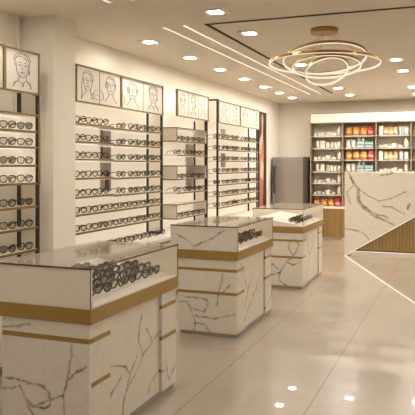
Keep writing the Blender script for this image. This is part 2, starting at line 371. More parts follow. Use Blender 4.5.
# ------------------------------------------------------------------ eyeglasses
def lens_outline(style, n=22):
    pts = []
    for k in range(n):
        a = 2*PI*k/n; ca, sa = math.cos(a), math.sin(a)
        if style == 'square': e, w, h, tp = .66, .0300, .0262, .22
        elif style == 'round': e, w, h, tp = .92, .0275, .0262, .05
        else: e, w, h, tp = .78, .0305, .0275, .28
        x = w*math.copysign(abs(ca)**e, ca); z = h*math.copysign(abs(sa)**e, sa)
        if z < 0: x *= 1 + tp*z/h
        pts.append((x, z))
    return pts
def glasses_meshes(style):
    folded = style.startswith('folded'); ftint = style == 'foldedtint'
    if folded: style = 'aviator'
    rim = 'blackrim' if folded else {'square': 'blackrim', 'round': 'brownrim', 'aviator': 'thinrim'}[style]
    lens = {'square': 'clear', 'round': 'clear', 'aviator': 'tint'}[style]
    rr = {'square': .0042, 'round': .0030, 'aviator': .0032}[style]
    if folded: rr = .0052; lens = 'tint' if ftint else 'clear'
    o = lens_outline(style); zc = .0312
    def crv(y): return -.9*y*y           # wrap of the front
    f = MB()
    for s in (-1, 1):
        f.tube([(crv(s*.036+p[0]), s*.036+p[0], zc+p[1]) for p in o], rr, rim, closed=True, n=5)
        f.tube([(crv(.066), s*.064, zc+.012), (crv(.066)-.003, s*.071, zc+.013), (-.012, s*.0725, zc+.013)], rr*1.1, rim, n=5)
        f.tube([(-.001, s*.010, zc-.002), (-.008, s*.0085, zc-.008), (-.008, s*.008, zc-.012)], .0018, rim, n=4)
    f.tube([(0, -.009, zc+.006), (.001, 0, zc+.010), (0, .009, zc+.006)], rr, rim, n=5)
    if style == 'aviator' and not folded: f.tube([(0, -.016, zc+.018), (.001, 0, zc+.019), (0, .016, zc+.018)], rr, rim, n=5)
    def lensmb(s):
        L = MB(); i = L.mi(lens); a = [L.bm.verts.new((crv(s*.036+p[0])+.0006, s*.036+p[0], zc+p[1])) for p in o]
        b = [L.bm.verts.new((crv(s*.036+p[0])-.0008, s*.036+p[0], zc+p[1])) for p in o]
        L.bm.faces.new(a); L.bm.faces.new(b[::-1])
        for k in range(len(a)): L.bm.faces.new((a[k], b[k], b[(k+1) % len(a)], a[(k+1) % len(a)]))
        return L
    def templemb(s):
        if folded: e = -.017-.008*(s > 0); return MB().tube([(-.012, s*.0725, zc+.013), (e, s*.066, zc+.012), (e-.002, 0, zc+.010), (e-.002, -s*.035, zc+.004), (e-.001, -s*.060, zc-.016)], rr*.8, rim, n=5)
        return MB().tube([(-.012, s*.0725, zc+.013), (-.05, s*.072, zc+.012), (-.095, s*.070, zc+.008), (-.117, s*.068, zc-.004), (-.132, s*.066, zc-.024)], rr*.95, rim, n=5)
    return f, lensmb, templemb, rim
PROT = {}
for st in ('square', 'round', 'aviator', 'folded', 'foldedtint'):
    f, lm, tm, rim = glasses_meshes(st)
    parts = [('frame_front', f)] + [('lens', lm(s)) for s in (-1, 1)] + [('temple', tm(s)) for s in (-1, 1)]
    pr = []
    for nm, mb in parts:
        o = mb.build(nm); pr.append(o)
    PROT[st] = pr
DESC = {'square': 'black square-framed', 'round': 'dark brown round-framed', 'aviator': 'thin-framed tinted', 'folded': 'folded black', 'foldedtint': 'folded black tinted'}
CNT = [0]
def glasses(style, loc, rz, where, group, tilt=0):
    r = D.objects.new('eyeglasses', None); C.objects.link(r); r.location = loc; r.rotation_euler = (0, tilt, rz); r.empty_display_size = .03
    tag(r, '%s glasses, %s' % (DESC[style], where), 'eyeglasses', group)
    for p in PROT[style]:
        c = p.copy(); C.objects.link(c); c.parent = r
    CNT[0] += 1
    return r

def face_art(kind, w, h, x, rad=.0017):
    """line drawing of a generic face within a w x h panel, in the plane X=x; (u to +Y, v up)"""
    def arc(cx_, cz, rx, rz, a0, a1, n=14): return [(cx_+rx*math.cos(math.radians(a0+(a1-a0)*k/n)), cz+rz*math.sin(math.radians(a0+(a1-a0)*k/n))) for k in range(n+1)]
    S = []
    S.append(arc(.5, .62, .19, .28, 165, 375))                                             # jaw and cheeks
    S.append(arc(.5, .66, .23, .26, -10, 190)); S.append(arc(.46, .70, .20, .16, 20, 150)) # hair
    S.append([(.38, .69), (.43, .715), (.48, .70)]); S.append([(.55, .70), (.60, .715), (.65, .69)])
    S.append(arc(.43, .64, .032, .012, 0, 360, 10)); S.append(arc(.60, .64, .032, .012, 0, 360, 10))
    S.append([(.51, .66), (.50, .60), (.485, .54), (.52, .53), (.545, .54)])
    S.append([(.44, .455), (.485, .475), (.51, .465), (.535, .475), (.58, .455), (.51, .425), (.44, .455)])
    S.append([(.40, .38), (.40, .28), (.30, .20), (.22, .10)]); S.append([(.62, .40), (.62, .26), (.72, .18), (.80, .08)])
    if kind == 0: S += [arc(.38, .12, .15, .11, -10, 200), arc(.64, .13, .13, .12, -20, 190), [(.70, .60), (.74, .48), (.71, .42), (.70, .52)], arc(.5, .72, .27, .24, 10, 170)]
    if kind == 1: S += [[(.27, .62), (.20, .45), (.24, .30), (.20, .05)], [(.62, .18), (.74, .30), (.86, .40), (.98, .42)], [(.60, .08), (.70, .16), (.98, .10)], [(.74, .30), (.80, .20), (.97, .26)]]
    if kind == 2: S += [arc(.30, .62, .06, .10, 0, 360), [(.02, .42), (.10, .36), (.14, .18), (.04, .10)], arc(.70, .62, .05, .12, -90, 100), [(.40, .90), (.55, .82), (.68, .86)]]
    m = MB()
    for s in S: m.tube([(x, (u-.5)*w, v*h) for u, v in s], rad, 'ink', n=4)
    return m

# ------------------------------------------------------------------ display racks on the left wall
ZL = [1.935, 1.765, 1.600, 1.420, 1.245, 1.080, .910]
def rack(y0, y1, label, sign_edges, z0=.72, signs_div=2, sign_z=(2.125, 2.475), end_near=True, end_far=True):
    """open wall rack, frame depth X -3.5..-3.3; root on cabinet top"""
    r = empty('display_rack', (-3.4, (y0+y1)/2, z0), label, 'display rack', 'eyewear racks on the left wall')
    ox, oy, oz = -3.4, (y0+y1)/2, z0
    r['_o'] = 0; del r['_o']
    return r, (ox, oy, oz)
def header(r, o, y0, y1, z0, z1, nfaces, kinds):
    ox, oy, oz = o; w = y1-y0; b = .014
    h = MB(); h.box(-3.325-ox, -3.305-ox, y0-oy, y1-oy, z0-oz, z1-oz, 'sign'); hb = h.build('header_panel', r)
    hb['label'] = 'backlit cream header panel'
    f = MB()
    for a, c, d, e in ((y0, y1, z1-b, z1), (y0, y1, z0, z0+b), (y0, y0+b, z0+b, z1-b), (y1-b, y1, z0+b, z1-b)):
        f.box(-3.304-ox, -3.292-ox, a-oy, c-oy, d-oz, e-oz, 'gold')
    f.box(-3.322-ox, -3.3045-ox, y0-oy-.004, y0-oy-.0005, z0-oz, z1-oz, 'gold').box(-3.322-ox, -3.3045-ox, y1-oy+.0005, y1-oy+.004, z0-oz, z1-oz, 'gold')
    f.build('panel_frame', hb)
    if nfaces > 1:
        s = MB()
        for k in range(1, nfaces): yy = y0+w*k/nfaces; s.box(-3.3045-ox, -3.301-ox, yy-oy-.003, yy-oy+.003, z0+b-oz, z1-b-oz, 'taupe')
        s.build('panel_joint', hb)
    for k in range(nfaces):
        cw = w/nfaces; a = face_art(kinds[k % len(kinds)], cw*.92, (z1-z0)*.92, -3.303-ox, .0017 if y0 < 7 else .0014)
        a.build('face_drawing', hb, loc=(0, y0+cw*(k+.5)-oy, z0-oz+.015))
def post(r, o, x, y, z0, z1, name='post'):
    ox, oy, oz = o; MB().box(x-.0125-ox, x+.0125-ox, y-.0125-oy, y+.0125-oy, z0-oz, z1-oz, 'black').build(name, r)
def shelf(r, o, y0, y1, z, x0=-3.49, x1=-3.3, mat='cream', edge='gold', led=True):
    ox, oy, oz = o
    s = MB().box(x0-ox, x1-.006-ox, y0-oy, y1-oy, z-.016-oz, z-oz, mat).build('shelf', r)
    MB().box(x1-.006-ox, x1-ox, y0-oy, y1-oy, z-.018-oz, z-oz, edge).build('shelf_edge', s)
    if led: MB().box(x0+.02-ox, x0+.026-ox, y0+.02-oy, y1-.02-oy, z-.020-oz, z-.0162-oz, 'led').build('light_strip', s)

CAT_LABEL = {}
def cabinet(y0, y1, label, doors):
    r = empty('base_cabinet', (-3.35, (y0+y1)/2, 0), label, 'cabinet', 'low cabinets along the left wall')
    oy = (y0+y1)/2; w = (y1-y0)/doors
    MB().box(-.298, .24, y0-oy, y1-oy, .08, .655, 'cream').build('body', r)
    MB().box(-.298, .20, y0-oy, y1-oy, 0, .08, 'plinth').build('plinth', r)
    MB().box(-.298, .262, y0-oy, y1-oy, .655, .685, 'bronze').build('bronze_band', r)
    MB().box(-.298, .27, y0-oy, y1-oy, .685, .72, 'white').build('top', r)
    for k in range(doors):
        d = MB().box(.241, .257, y0-oy+w*k+.004, y0-oy+w*(k+1)-.004, .085, .65, 'cream').build('door', r)
        MB().box(.2572, .268, y0-oy+w*(k+1)-.05, y0-oy+w*(k+1)-.04, .45, .60, 'brass').build('handle', d)
cabinet(3.2, 4.70, 'low cream cabinet under the leftmost rack before the pillar', 2)
cabinet(5.10, 7.05, 'low cream cabinet under the rack just past the pillar', 3)
cabinet(7.06, 8.60, 'low cream cabinet under the rack of boxed niches', 2)
cabinet(8.61, 11.0, 'low cream cabinet under the farthest rack by the poster', 4)

STY = ['square', 'aviator', 'square']
def pick(k, bias=None): return STY[(k*7 + k//3) % 3] if bias is None else (bias if random.random() < .75 else random.choice(STY))
FACE = -math.radians(24)      # turned a little towards the shop entrance

# --- rack 0 (left of pillar)
y0, y1 = 3.2, 4.55
r0, o0 = rack(y0, y1, 'leftmost eyewear rack, cut by the frame, gold boxed shelves before pillar', None)
ox, oy, oz = o0
for k, (a, b) in enumerate([(3.2, 3.65), (3.65, 4.10), (4.10, 4.55)]): header(r0, o0, a, b, 2.125, 2.475, 1, [[1], [2], [0]][k])
for x in (-3.5, -3.3125):
    for y in (4.5395, 3.2105): post(r0, o0, x, y, .72, 2.125 if x > -3.4 else 2.475)
MB().box(-3.3735-ox, -3.30-ox, 4.5545-oy, 4.562-oy, 2.125-oz, 2.475-oz, 'black').build('end_strip', r0)
MB().box(-3.4865-ox, -3.481-ox, 3.225-oy, 4.525-oy, 1.398-oz, 1.963-oz, 'back').build('back_panel', r0)
MB().box(-3.514-ox, -3.507-ox, 3.22-oy, 4.25-oy, .74-oz, 1.378-oz, 'back').build('back_panel', r0)
MB().box(-3.514-ox, -3.507-ox, 3.22-oy, 4.25-oy, 1.985-oz, 2.42-oz, 'back').build('back_panel', r0)
sp = MB().box(-3.4868-ox, -3.301-ox, 4.528-oy, 4.555-oy, 1.38-oz, 1.965-oz, 'back').build('side_panel', r0)
MB().box(-3.3005-ox, -3.294-ox, 4.528-oy, 4.555-oy, 1.38-oz, 1.965-oz, 'gold').build('gold_edge', sp)
zs0 = [1.963, 1.825, 1.694, 1.544, 1.396, 1.205, 1.028, .842]
SH = ['second', 'third', 'fourth', 'fifth', 'sixth', 'seventh', 'lowest']
for z in zs0: shelf(r0, o0, y0+.03, 4.526, z, x0=-3.48)
n = 0
for i, z in enumerate(zs0[1:]):
    for j, y in enumerate((3.955, 4.165, 4.38)):
        n += 1
        glasses(pick(n+i), (-3.318, y, z+.0065), FACE-.05, '%s pair from right, %s shelf from top, leftmost rack' % (['third', 'second', 'first'][j], SH[i]), 'glasses on the leftmost rack')
for j, y in enumerate((4.18, 4.37)):
    glasses('square', (-3.33, y, .7265), FACE, '%s on the cabinet top under the leftmost rack' % ['left pair', 'right pair'][j], 'glasses on the leftmost rack')

# --- rack 1
y0, y1 = 5.10, 6.97
r1, o1 = rack(y0, y1, 'tall eyewear rack just right of the pillar, four face drawings on top', None)
ox, oy, oz = o1
header(r1, o1, 5.10, 5.957, 2.125, 2.475, 2, [1, 2]); header(r1, o1, 5.957, 6.97, 2.125, 2.475, 2, [2, 0])
for y in (6.9575,):
    post(r1, o1, -3.5, y, .735, 2.46); post(r1, o1, -3.3125, y, .735, 2.124)
MB().box(-3.487-ox, -3.3255-ox, 6.945-oy, 6.97-oy, .72-oz, .745-oz, 'black').build('foot_bar', r1)
post(r1, o1, -3.5, 5.12, .72, 2.46); 
MB().box(-3.515-ox, -3.505-ox, 5.135-oy, 6.94-oy, .74-oz, 2.42-oz, 'back').build('back_panel', r1)
pp = MB().box(-3.504-ox, -3.50-ox, 5.87-oy, 6.09-oy, 1.26-oz, 1.96-oz, 'taupe').build('picture_panel', r1); pp['label'] = 'narrow grey picture panel'
M['redbrown'] = simple('red_brown_strip', (.30, .12, .07), .5)
M['lav'] = simple('grey_lavender', (.42, .39, .42), .5)
MB().box(-3.4995-ox, -3.498-ox, 5.87-oy, 5.92-oy, 1.58-oz, 1.96-oz, 'redbrown').build('picture_edge', pp)
MB().box(-3.4995-ox, -3.498-ox, 5.93-oy, 6.09-oy, 1.52-oz, 1.575-oz, 'lav').build('picture_band', pp)
MB().prism([(5.96-oy, 1.28-oz), (6.05-oy, 1.28-oz), (6.04-oy, 1.38-oz), (6.06-oy, 1.46-oz), (6.0-oy, 1.49-oz), (5.97-oy, 1.40-oz)], -3.4995-ox, -3.498-ox, 'darksteel', 'x').build('picture_figure', pp)
for i, z in enumerate(ZL):
    if i < 5:
        shelf(r1, o1, 5.105, 5.80, z); shelf(r1, o1, 5.80, 6.94, z-.012)
    else: shelf(r1, o1, 5.105, 6.94, z)
SH7 = ['top', 'second', 'third', 'fourth', 'fifth', 'sixth', 'seventh']
for i, z in enumerate(ZL):
    if i < 5: ys = [(5.21, z, 0), (5.42, z, 0), (5.63, z, 0), (6.10, z-.012, 1), (6.27, z-.012, 0), (6.46, z-.012, 0), (6.65, z-.012, 0), (6.83, z-.012, 0)]
    else: ys = [(5.22+.205*k, z, 0) for k in range(9)]
    for j, (y, zz, side) in enumerate(ys):
        rz = math.radians(70) if side else FACE
        if side: y += .01
        glasses(pick(j+i*2, 'square'), (-3.385 if side else -3.325, y, zz+.0065), rz, '%s from left, %s shelf from top, rack beside the pillar' % (ORD[j], SH7[i]), 'glasses on the rack beside the pillar')
for j in range(9): glasses('square', (-3.26, 5.30+.19*j, .7265), FACE, '%s from left on cabinet top, rack beside the pillar' % ORD[j], 'glasses on the rack beside the pillar')

# --- rack 2 : boxed niches
y0, y1 = 7.39, 8.43
r2, o2 = rack(y0, y1, 'middle eyewear rack with three boxed niches and three face drawings', None)
ox, oy, oz = o2
header(r2, o2, 7.39, 8.45, 2.15, 2.49, 3, [2, 0, 1])
post(r2, o2, -3.3125, 8.42, .72, 2.149); post(r2, o2, -3.5, 8.42, .72, 2.149)
MB().box(-3.515-ox, -3.505-ox, 7.39-oy, 8.44-oy, .74-oz, 2.48-oz, 'back').build('back_panel', r2)
MB().box(-3.504-ox, -3.50-ox, 8.12-oy, 8.40-oy, 1.2-oz, 1.82-oz, 'taupe').build('picture_panel', r2)
for k, (a, b) in enumerate([(1.843, 2.012), (1.36, 1.532), (.868, 1.044)]):
    q = MB()
    q.box(-3.5-ox, -3.31-ox, 7.385-oy, 8.40-oy, b-.012-oz, b-oz, 'cream').box(-3.5-ox, -3.31-ox, 7.385-oy, 8.40-oy, a-.012-oz, a-oz, 'cream')
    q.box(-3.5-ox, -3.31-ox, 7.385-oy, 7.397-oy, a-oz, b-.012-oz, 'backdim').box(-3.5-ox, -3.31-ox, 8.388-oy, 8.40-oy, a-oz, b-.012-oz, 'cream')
    nb = q.build('niche_box', r2)
    MB().box(-3.3095-ox, -3.302-ox, 7.385-oy, 8.40-oy, b-.014-oz, b-oz, 'gold').box(-3.3095-ox, -3.302-ox, 7.385-oy, 8.40-oy, a-.014-oz, a-oz, 'gold').box(-3.3095-ox, -3.302-ox, 7.385-oy, 7.392-oy, a-oz, b-.014-oz, 'gold').build('box_trim', nb)
    for e in (a-.014, b-.014): MB().box(-3.5-ox, -3.31-ox, 7.378-oy, 7.3845-oy, e-oz, e+.014-oz, 'gold').build('box_trim', nb)
    MB().box(-3.504-ox, -3.5005-ox, 7.398-oy, 8.387-oy, a+.002-oz, b-.014-oz, 'back').build('box_back', nb)
    MB().box(-3.485-ox, -3.475-ox, 7.41-oy, 8.37-oy, b-.016-oz, b-.0122-oz, 'led').build('light_strip', nb)
    for j in range(5):
        glasses('square', (-3.325, 7.50+.19*j, a+.0065), FACE, '%s from left in the %s boxed niche of the middle rack' % (ORD[j], ['top', 'middle', 'bottom'][k]), 'glasses on the middle rack')
for i, z in enumerate((1.668, 1.19)):
    shelf(r2, o2, 7.39, 8.405, z)
    for j, y in enumerate((7.58, 7.76, 7.93, 8.10, 8.27)):
        glasses(pick(j, 'square'), (-3.385 if j == 0 else -3.325, y, z+.0065), math.radians(70) if j == 0 else FACE, '%s from left on the %s open shelf of the middle rack' % (ORD[j], ['upper', 'lower'][i]), 'glasses on the middle rack')

# --- rack 3 : far
y0, y1 = 8.84, 10.93
r3, o3 = rack(y0, y1, 'farthest black-posted eyewear rack, next to the poster of a woman', None)
ox, oy, oz = o3
header(r3, o3, 8.865, 9.86, 2.15, 2.485, 2, [1, 0]); header(r3, o3, 9.86, 10.93, 2.15, 2.485, 2, [2, 0])
post(r3, o3, -3.3125, 8.85, .72, 2.50); post(r3, o3, -3.5, 8.85, .72, 2.50); post(r3, o3, -3.5, 10.915, .72, 2.45); post(r3, o3, -3.3125, 10.915, .72, 2.149)
MB().box(-3.487-ox, -3.3255-ox, 8.8375-oy, 8.8625-oy, 2.475-oz, 2.50-oz, 'black').build('top_bar', r3)
MB().box(-3.515-ox, -3.505-ox, 8.87-oy, 10.75-oy, .74-oz, 2.44-oz, 'back').build('back_panel', r3)
MB().box(-3.487-ox, -3.3255-ox, 8.845-oy, 8.855-oy, 2.16-oz, 2.47-oz, 'cream').build('side_panel', r3)
for z0_, z1_ in ((1.97, 2.10), (1.5, 1.72)): MB().box(-3.504-ox, -3.50-ox, 9.50-oy, 9.72-oy, z0_-oz, z1_-oz, 'taupe').build('picture_panel', r3)
for i, z in enumerate(ZL):
    shelf(r3, o3, 8.87, 10.90, z)
    for j in range(9):
        side = j in (0, 4); y = 8.98+.225*j
        glasses(pick(j, 'square'), (-3.385 if side else -3.325, y+(.03 if side else .02), z+.0065), math.radians(70) if side else FACE, '%s from left, %s shelf from top, farthest rack by poster' % (ORD[j], SH7[i]), 'glasses on the farthest rack')

# ------------------------------------------------------------------ display counters
def counter(y0, mat, label, endmat, strip2_front, word, Lc=1.12, cx=-1.85):
    W = .57
    r = empty('display_counter', (cx, y0, 0), label, 'display counter', 'marble eyewear display counters')
    mname = mat
    def P(nm, mb, par=r): return mb.build(nm, par)
    P('plinth', MB().box(-W+.02, -.012, .012, Lc-.012, 0, .035, 'plinth'))
    P('body', MB().box(-W+.0, -.02, .02, Lc-.02, .035, .69, mat))
    # end columns wrap the corners; strips between the slabs
    zs = [(.035, .378), (.404, .585), (.611, .69)] if strip2_front else [(.035, .585), (.611, .69)]
    c = MB()
    for a, b in zs: c.box(-W, 0, 0, .0195, a, b, mat)
    P('front_slab', c)
    for (a0, a1) in ((.020, .22), (Lc-.22, Lc)):
        c = MB(); zq = .345 if (a0 < .1 and not strip2_front) else .378
        for a, b in [(.035, zq), (zq+.026, .585), (.611, .69)]: c.box(-.0195, 0, a0, a1, a, b, mat)
        P('corner_slab', c)
    s = MB(); s.box(-W, -.0, -.002, .018, .585, .611, 'bronze').box(-.018, .002, .018, .22, .585, .611, 'bronze'); P('bronze_strip', s)
    s = MB()
    if strip2_front: s.box(-W, -.0, -.002, .018, .378, .404, 'bronze')
    zb = .378 if strip2_front else .345
    s.box(-.018, .002, .0196, .22, zb, zb+.026, 'bronze'); P('bronze_strip', s)
    for z in (.585, .378): P('bronze_strip', MB().box(-.018, .002, Lc-.22, Lc+.002, z, z+.026, 'bronze'))
    P('bronze_band', MB().box(-W-.07, .018, -.012, Lc+.012, .692, .772, 'bronze', bev=.001))
    P('deck', MB().box(-W-.065, .012, -.008, Lc+.008, .772, .778, 'white'))
    if endmat != 'glass':
        P('front_panel', MB().box(-W-.07, .012, -.010, .010, .778, .985, endmat))
    else:
        P('front_pane', MB().box(-W-.07, .012, -.010, -.004, .778, .985, 'glass'))
    P('rear_panel', MB().box(-W-.07, .012, Lc-.010, Lc+.010, .778, .985, 'cream'))
    P('back_board', MB().box(-W-.07, -W-.055, .0105, Lc-.0105, .778, .985, 'cream'))
    P('side_pane', MB().box(.006, .012, .0105, Lc-.0105, .778, .985, 'glass'))
    tp = P('top_pane', MB().box(-W-.07, .014, -.012, Lc+.012, .985, .993, 'glass'))
    e = MB().box(.0142, .0165, -.012, Lc+.012, .984, .994, 'glassedge').box(-W-.07, .0165, -.0145, -.0122, .984, .994, 'glassedge'); P('top_edge', e, tp)
    P('corner_edge', MB().box(.0122, .0155, -.0125, -.0065, .772, .984, 'glassedge'))
    P('corner_edge', MB().box(.0122, .0155, Lc+.004, Lc+.010, .772, .984, 'glassedge'))
    # tray: sloping white board with raised lip
    t = MB(); X0, X1 = -.05, -.60
    t.prism([(X0, .779), (X0, .792), (X1, .872), (X1, .779)], .03, Lc-.03, 'white', 'y')
    P('tray', t)
    sl = math.atan2(.08, .55)
    n = 0
    for row in range(5):
        xx = -.080 - .086*row
        cnt = {'nearest': [6, 6, 6, 5, 4], 'middle': [6, 6, 4, 0, 0], 'farthest': [5, 4, 0, 0, 0]}[word][row]
        for j in range(cnt):
            yy = .10 + .163*j + (.01*((row*3+j) % 3)) + .03*(row % 2)
            zz = .792 + (-(xx)-.05)*math.tan(sl) + .008
            st = 'foldedtint' if (j+row) % 2 else 'folded'
            n += 1
            glasses(st, (cx+xx, y0+yy, zz), -math.radians(14) + .10*math.sin(n*2.3), '%s from left, %s row, tray of the %s counter' % (ORD[j], ['front', 'second', 'third', 'fourth', 'rear'][row], word), 'glasses in the %s counter' % word, tilt=sl)
    return r
counter(2.99, 'marble1', 'nearest marble display counter with plain cream front panel under glass top', 'cream', False, 'nearest')
counter(5.43, 'marble2', 'middle marble display counter with veined marble front panel up to glass', 'marble2', True, 'middle')
counter(7.86, 'marble3', 'farthest marble display counter with all-glass case on top', 'glass', True, 'farthest', 1.24, -1.825)

# ------------------------------------------------------------------ poster, fridge
M['p_bg'] = simple('poster_dark_ground', (.05, .035, .028), .5)
M['p_skin'] = simple('poster_skin', (.62, .38, .25), .5)
M['p_coral'] = simple('poster_coral_cloth', (.50, .19, .12), .5)
M['p_hair'] = simple('poster_dark_hair', (.045, .022, .014), .5)
M['p_light'] = simple('poster_pale_cloth', (.72, .58, .45), .5)
r = empty('wall_poster', (XW, 12.12, .70), 'tall dark poster of a long-haired woman in coral at end of wall', 'poster')
MB().box(0.002, .02, -.27, .38, 0, 1.87, 'p_bg').build('board', r)
def flat(pts, d, m, nm): MB().prism(pts, .0205+.001*d, .0212+.001*d, m, 'x').build(nm, r)
def ell(cx_, cz, rx, rz, n=20): return [(cx_+rx*math.cos(2*PI*k/n), cz+rz*math.sin(2*PI*k/n)) for k in range(n)]
flat([(-.16, .4), (.30, .3), (.32, .9), (.30, 1.4), (.26, 1.72), (.18, 1.85), (.06, 1.86), (-.03, 1.78), (-.08, 1.5)], 0, 'p_hair', 'printed_hair')
flat([(-.265, 0), (.12, 0), (.20, .5), (.20, 1.05), (.16, 1.32), (.0, 1.36), (-.18, 1.22), (-.265, 1.10)], 1, 'p_coral', 'printed_clothing')
flat(ell(.08, 1.70, .075, .125), 2, 'p_skin', 'printed_face')
flat([(.03, 1.30), (.13, 1.30), (.12, 1.62), (.05, 1.62)], 3, 'p_skin', 'printed_neck')
flat([(-.14, 1.02), (-.04, 1.05), (.08, 1.28), (.12, 1.52), (.08, 1.54), (.02, 1.42), (-.08, 1.36), (-.16, 1.2)], 4, 'p_skin', 'printed_hand')
flat([(-.08, .62), (.12, .52), (.16, .80), (-.02, .98)], 5, 'p_light', 'printed_sleeve')
flat([(.12, 0), (.34, 0), (.34, .9), (.30, 1.45), (.22, 1.80), (.16, 1.5), (.20, .9)], 6, 'p_hair', 'printed_hair_lock')
for q in (.055, .11): flat([(q-.014, 1.73), (q+.014, 1.73), (q+.012, 1.72), (q-.012, 1.72)], 3.2, 'p_hair', 'printed_eye')
flat(ell(.082, 1.635, .022, .010), 3.6, 'p_coral', 'printed_lips')

r = empty('refrigerator', (-3.285, 13.2, 0), 'stainless steel refrigerator in the back left corner', 'refrigerator')
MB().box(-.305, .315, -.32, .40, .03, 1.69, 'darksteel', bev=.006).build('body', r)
d = MB().box(-.31, .315, -.375, -.322, .62, 1.69, 'steel', bev=.012).build('door', r)
MB().tube([(-.27, -.377, .95), (-.27, -.415, .97), (-.27, -.415, 1.48), (-.27, -.377, 1.50)], .016, 'black', n=8).build('handle', d)
d = MB().box(-.31, .315, -.375, -.322, .06, .61, 'steel', bev=.012).build('door', r)
MB().tube([(-.27, -.377, .30), (-.27, -.415, .31), (-.27, -.415, .52), (-.27, -.377, .53)], .011, 'black', n=8).build('handle', d)
for x in (-.26, .27):
    for y in (-.27, .34): MB().lathe([(.02, 0), (.02, .03)], (x, y, 0), 'black', 10).build('foot', r)

# ------------------------------------------------------------------ back cabinets + shelving
BX = [-2.915, -2.255, -1.59, -.915, -.245, .425]
for k in range(5):
    a, b = BX[k]+.001, BX[k+1]-.001
    nm = ['leftmost', 'second', 'third', 'fourth', 'rightmost'][k]
    r = empty('wood_cabinet', ((a+b)/2, 13.35, 0), 'brown wood base cabinet on the back wall, %s of the row' % nm, 'cabinet', 'wooden base cabinets on the back wall')
    w = (b-a)/2
    MB().box(-w, w, -.17, .29, .06, .64, 'wood').build('body', r)
    MB().box(-w, w, -.14, .29, 0, .06, 'cream').build('plinth', r)
    for s in (-1, 1):
        x0, x1 = (-w+.003, -.002) if s < 0 else (.002, w-.003)
        dd = MB().box(x0, x1, -.19, -.1705, .065, .635, 'wood').build('door', r)
tag(MB().box(BX[0]-.01, BX[5]+.01, 13.15, YB-.002, .641, .675, 'cream', bev=.003).build('worktop'), 'long cream worktop over the wooden cabinets on the back wall', 'worktop')
r = empty('shelving_unit', (0, 13.3, .676), 'wide backlit-header shelving on the back wall filled with products', 'shelving')
oz = .676; Y0, Y1 = .0, .34
LV = [.92, 1.16, 1.40, 1.64, 1.88, 2.13, 2.39]
MB().box(BX[0], BX[5], Y1-.01, Y1, 0, 2.60-oz, 'shelfback').build('back_panel', r)
for x in BX: MB().box(x-.009, x+.009, Y0, Y1-.0105, 0, 2.385-oz, 'shelf').build('upright', r)
for k in range(5):
    for z in LV[:-1]: MB().box(BX[k]+.0095, BX[k+1]-.0095, Y0+.003, Y1-.0105, z-.016-oz, z-oz, 'shelf').build('shelf', r)
    for z in LV[:-1]: MB().box(BX[k]+.05, BX[k+1]-.05, Y0+.03, Y0+.04, z-.020-oz, z-.0165-oz, 'ledshelf').build('light_strip', r)  # added strips that brighten the bays
h = MB().box(BX[0]-.009, BX[5]+.009, Y0-.004, Y1-.0105, 2.386-oz, 2.60-oz, 'shelf').build('header_box', r)
MB().box(BX[0]+.008, BX[5]-.008, Y0-.010, Y0-.0045, 2.405-oz, 2.585-oz, 'header').build('light_panel', h)

# products
M['whitep'] = simple('white_plastic', (.78, .72, .63), .35)
M['creamp'] = simple('cream_carton', (.78, .70, .58), .5)
M['amber'] = simple('amber_jar', (.60, .20, .03), .3, noise=.3, scale=60)
M['redj'] = simple('red_jar', (.50, .035, .04), .3, noise=.2, scale=60)
M['labelc'] = simple('pale_jar_label', (.74, .44, .20), .5)
M['labelr'] = simple('pink_jar_label', (.75, .32, .28), .5)
M['goldj'] = simple('golden_cap', (.60, .36, .08), .35)
M['teal'] = simple('teal_carton', (.16, .28, .28), .5)
M['bluej'] = simple('pale_blue_jar', (.56, .62, .62), .35)
M['lidd'] = simple('brown_lid', (.20, .08, .03), .4)
def bottle(x, y, z, w, h, m='whitep', lid='creamp', name='bottle', cat='bottle', label='', grp=None, lab=None):
    r = empty(name, (x, y, z), label, cat, grp); rr = w/2
    neck = h*.82
    if name == 'jar': MB().lathe([(rr*.94, 0), (rr, .006), (rr, h*.80), (rr*.9, h*.82)], (0, 0, 0), m, 16).build('body', r); MB().lathe([(rr*.96, h*.82), (rr*.96, h)], (0, 0, 0), lid, 16).build('lid', r)
    else: MB().lathe([(rr*.94, 0), (rr, .006), (rr, neck*.86), (rr*.45, neck)], (0, 0, 0), m, 14).build('body', r); MB().lathe([(rr*.5, neck), (rr*.5, h-.004), (rr*.42, h)], (0, 0, 0), lid, 12).build('cap', r)
    if lab: MB().lathe([(rr+.0012, h*.16), (rr+.0012, h*.52)], (0, 0, 0), lab, 16).build('label_band', r)
    return r
def carton(x, y, z, w, d, h, m, label, grp, band=None):
    r = empty('carton', (x, y, z), label, 'box', grp)
    MB().box(-w/2, w/2, -d/2, d/2, 0, h, m, bev=.002).build('body', r)
    if band: MB().box(-w/2-.0005, w/2+.0005, -d/2-.0008, -d/2+.0, h*.3, h*.7, band).build('label_panel', r)
    return r
RN = {2.13: 'top', 1.88: 'second', 1.64: 'third', 1.40: 'fourth', 1.16: 'fifth', .92: 'sixth', .675: 'worktop'}
BN = ['leftmost', 'second', 'third', 'fourth']
def where(k, z): return '%s shelf, %s bay of the back shelving' % (RN[z], BN[k]) if z != .675 else 'worktop level, %s bay of the back shelving' % BN[k]
YP = 13.42
def bay_low(k, z):
    x0 = BX[k]+.03; G = 'products on the back shelving'
    for j, (dx, w, h) in enumerate(((.06, .06, .05), (.14, .05, .06), (.22, .06, .05))): carton(x0+dx, YP, z+.001, w, .07, h, 'whitep', 'small white carton, %s from left, %s' % (ORD[j], where(k, z)), G)
    carton(x0+.32, YP, z+.001, .09, .07, .085, 'whitep', 'squarish white carton in the middle, %s' % where(k, z), G)
    carton(x0+.43, YP, z+.001, .08, .07, .055, 'creamp', 'low cream carton right of the middle, %s' % where(k, z), G)
    bottle(x0+.545, YP, z+.001, .075, .185, label='tall white bottle at the right end, %s' % where(k, z), grp=G)
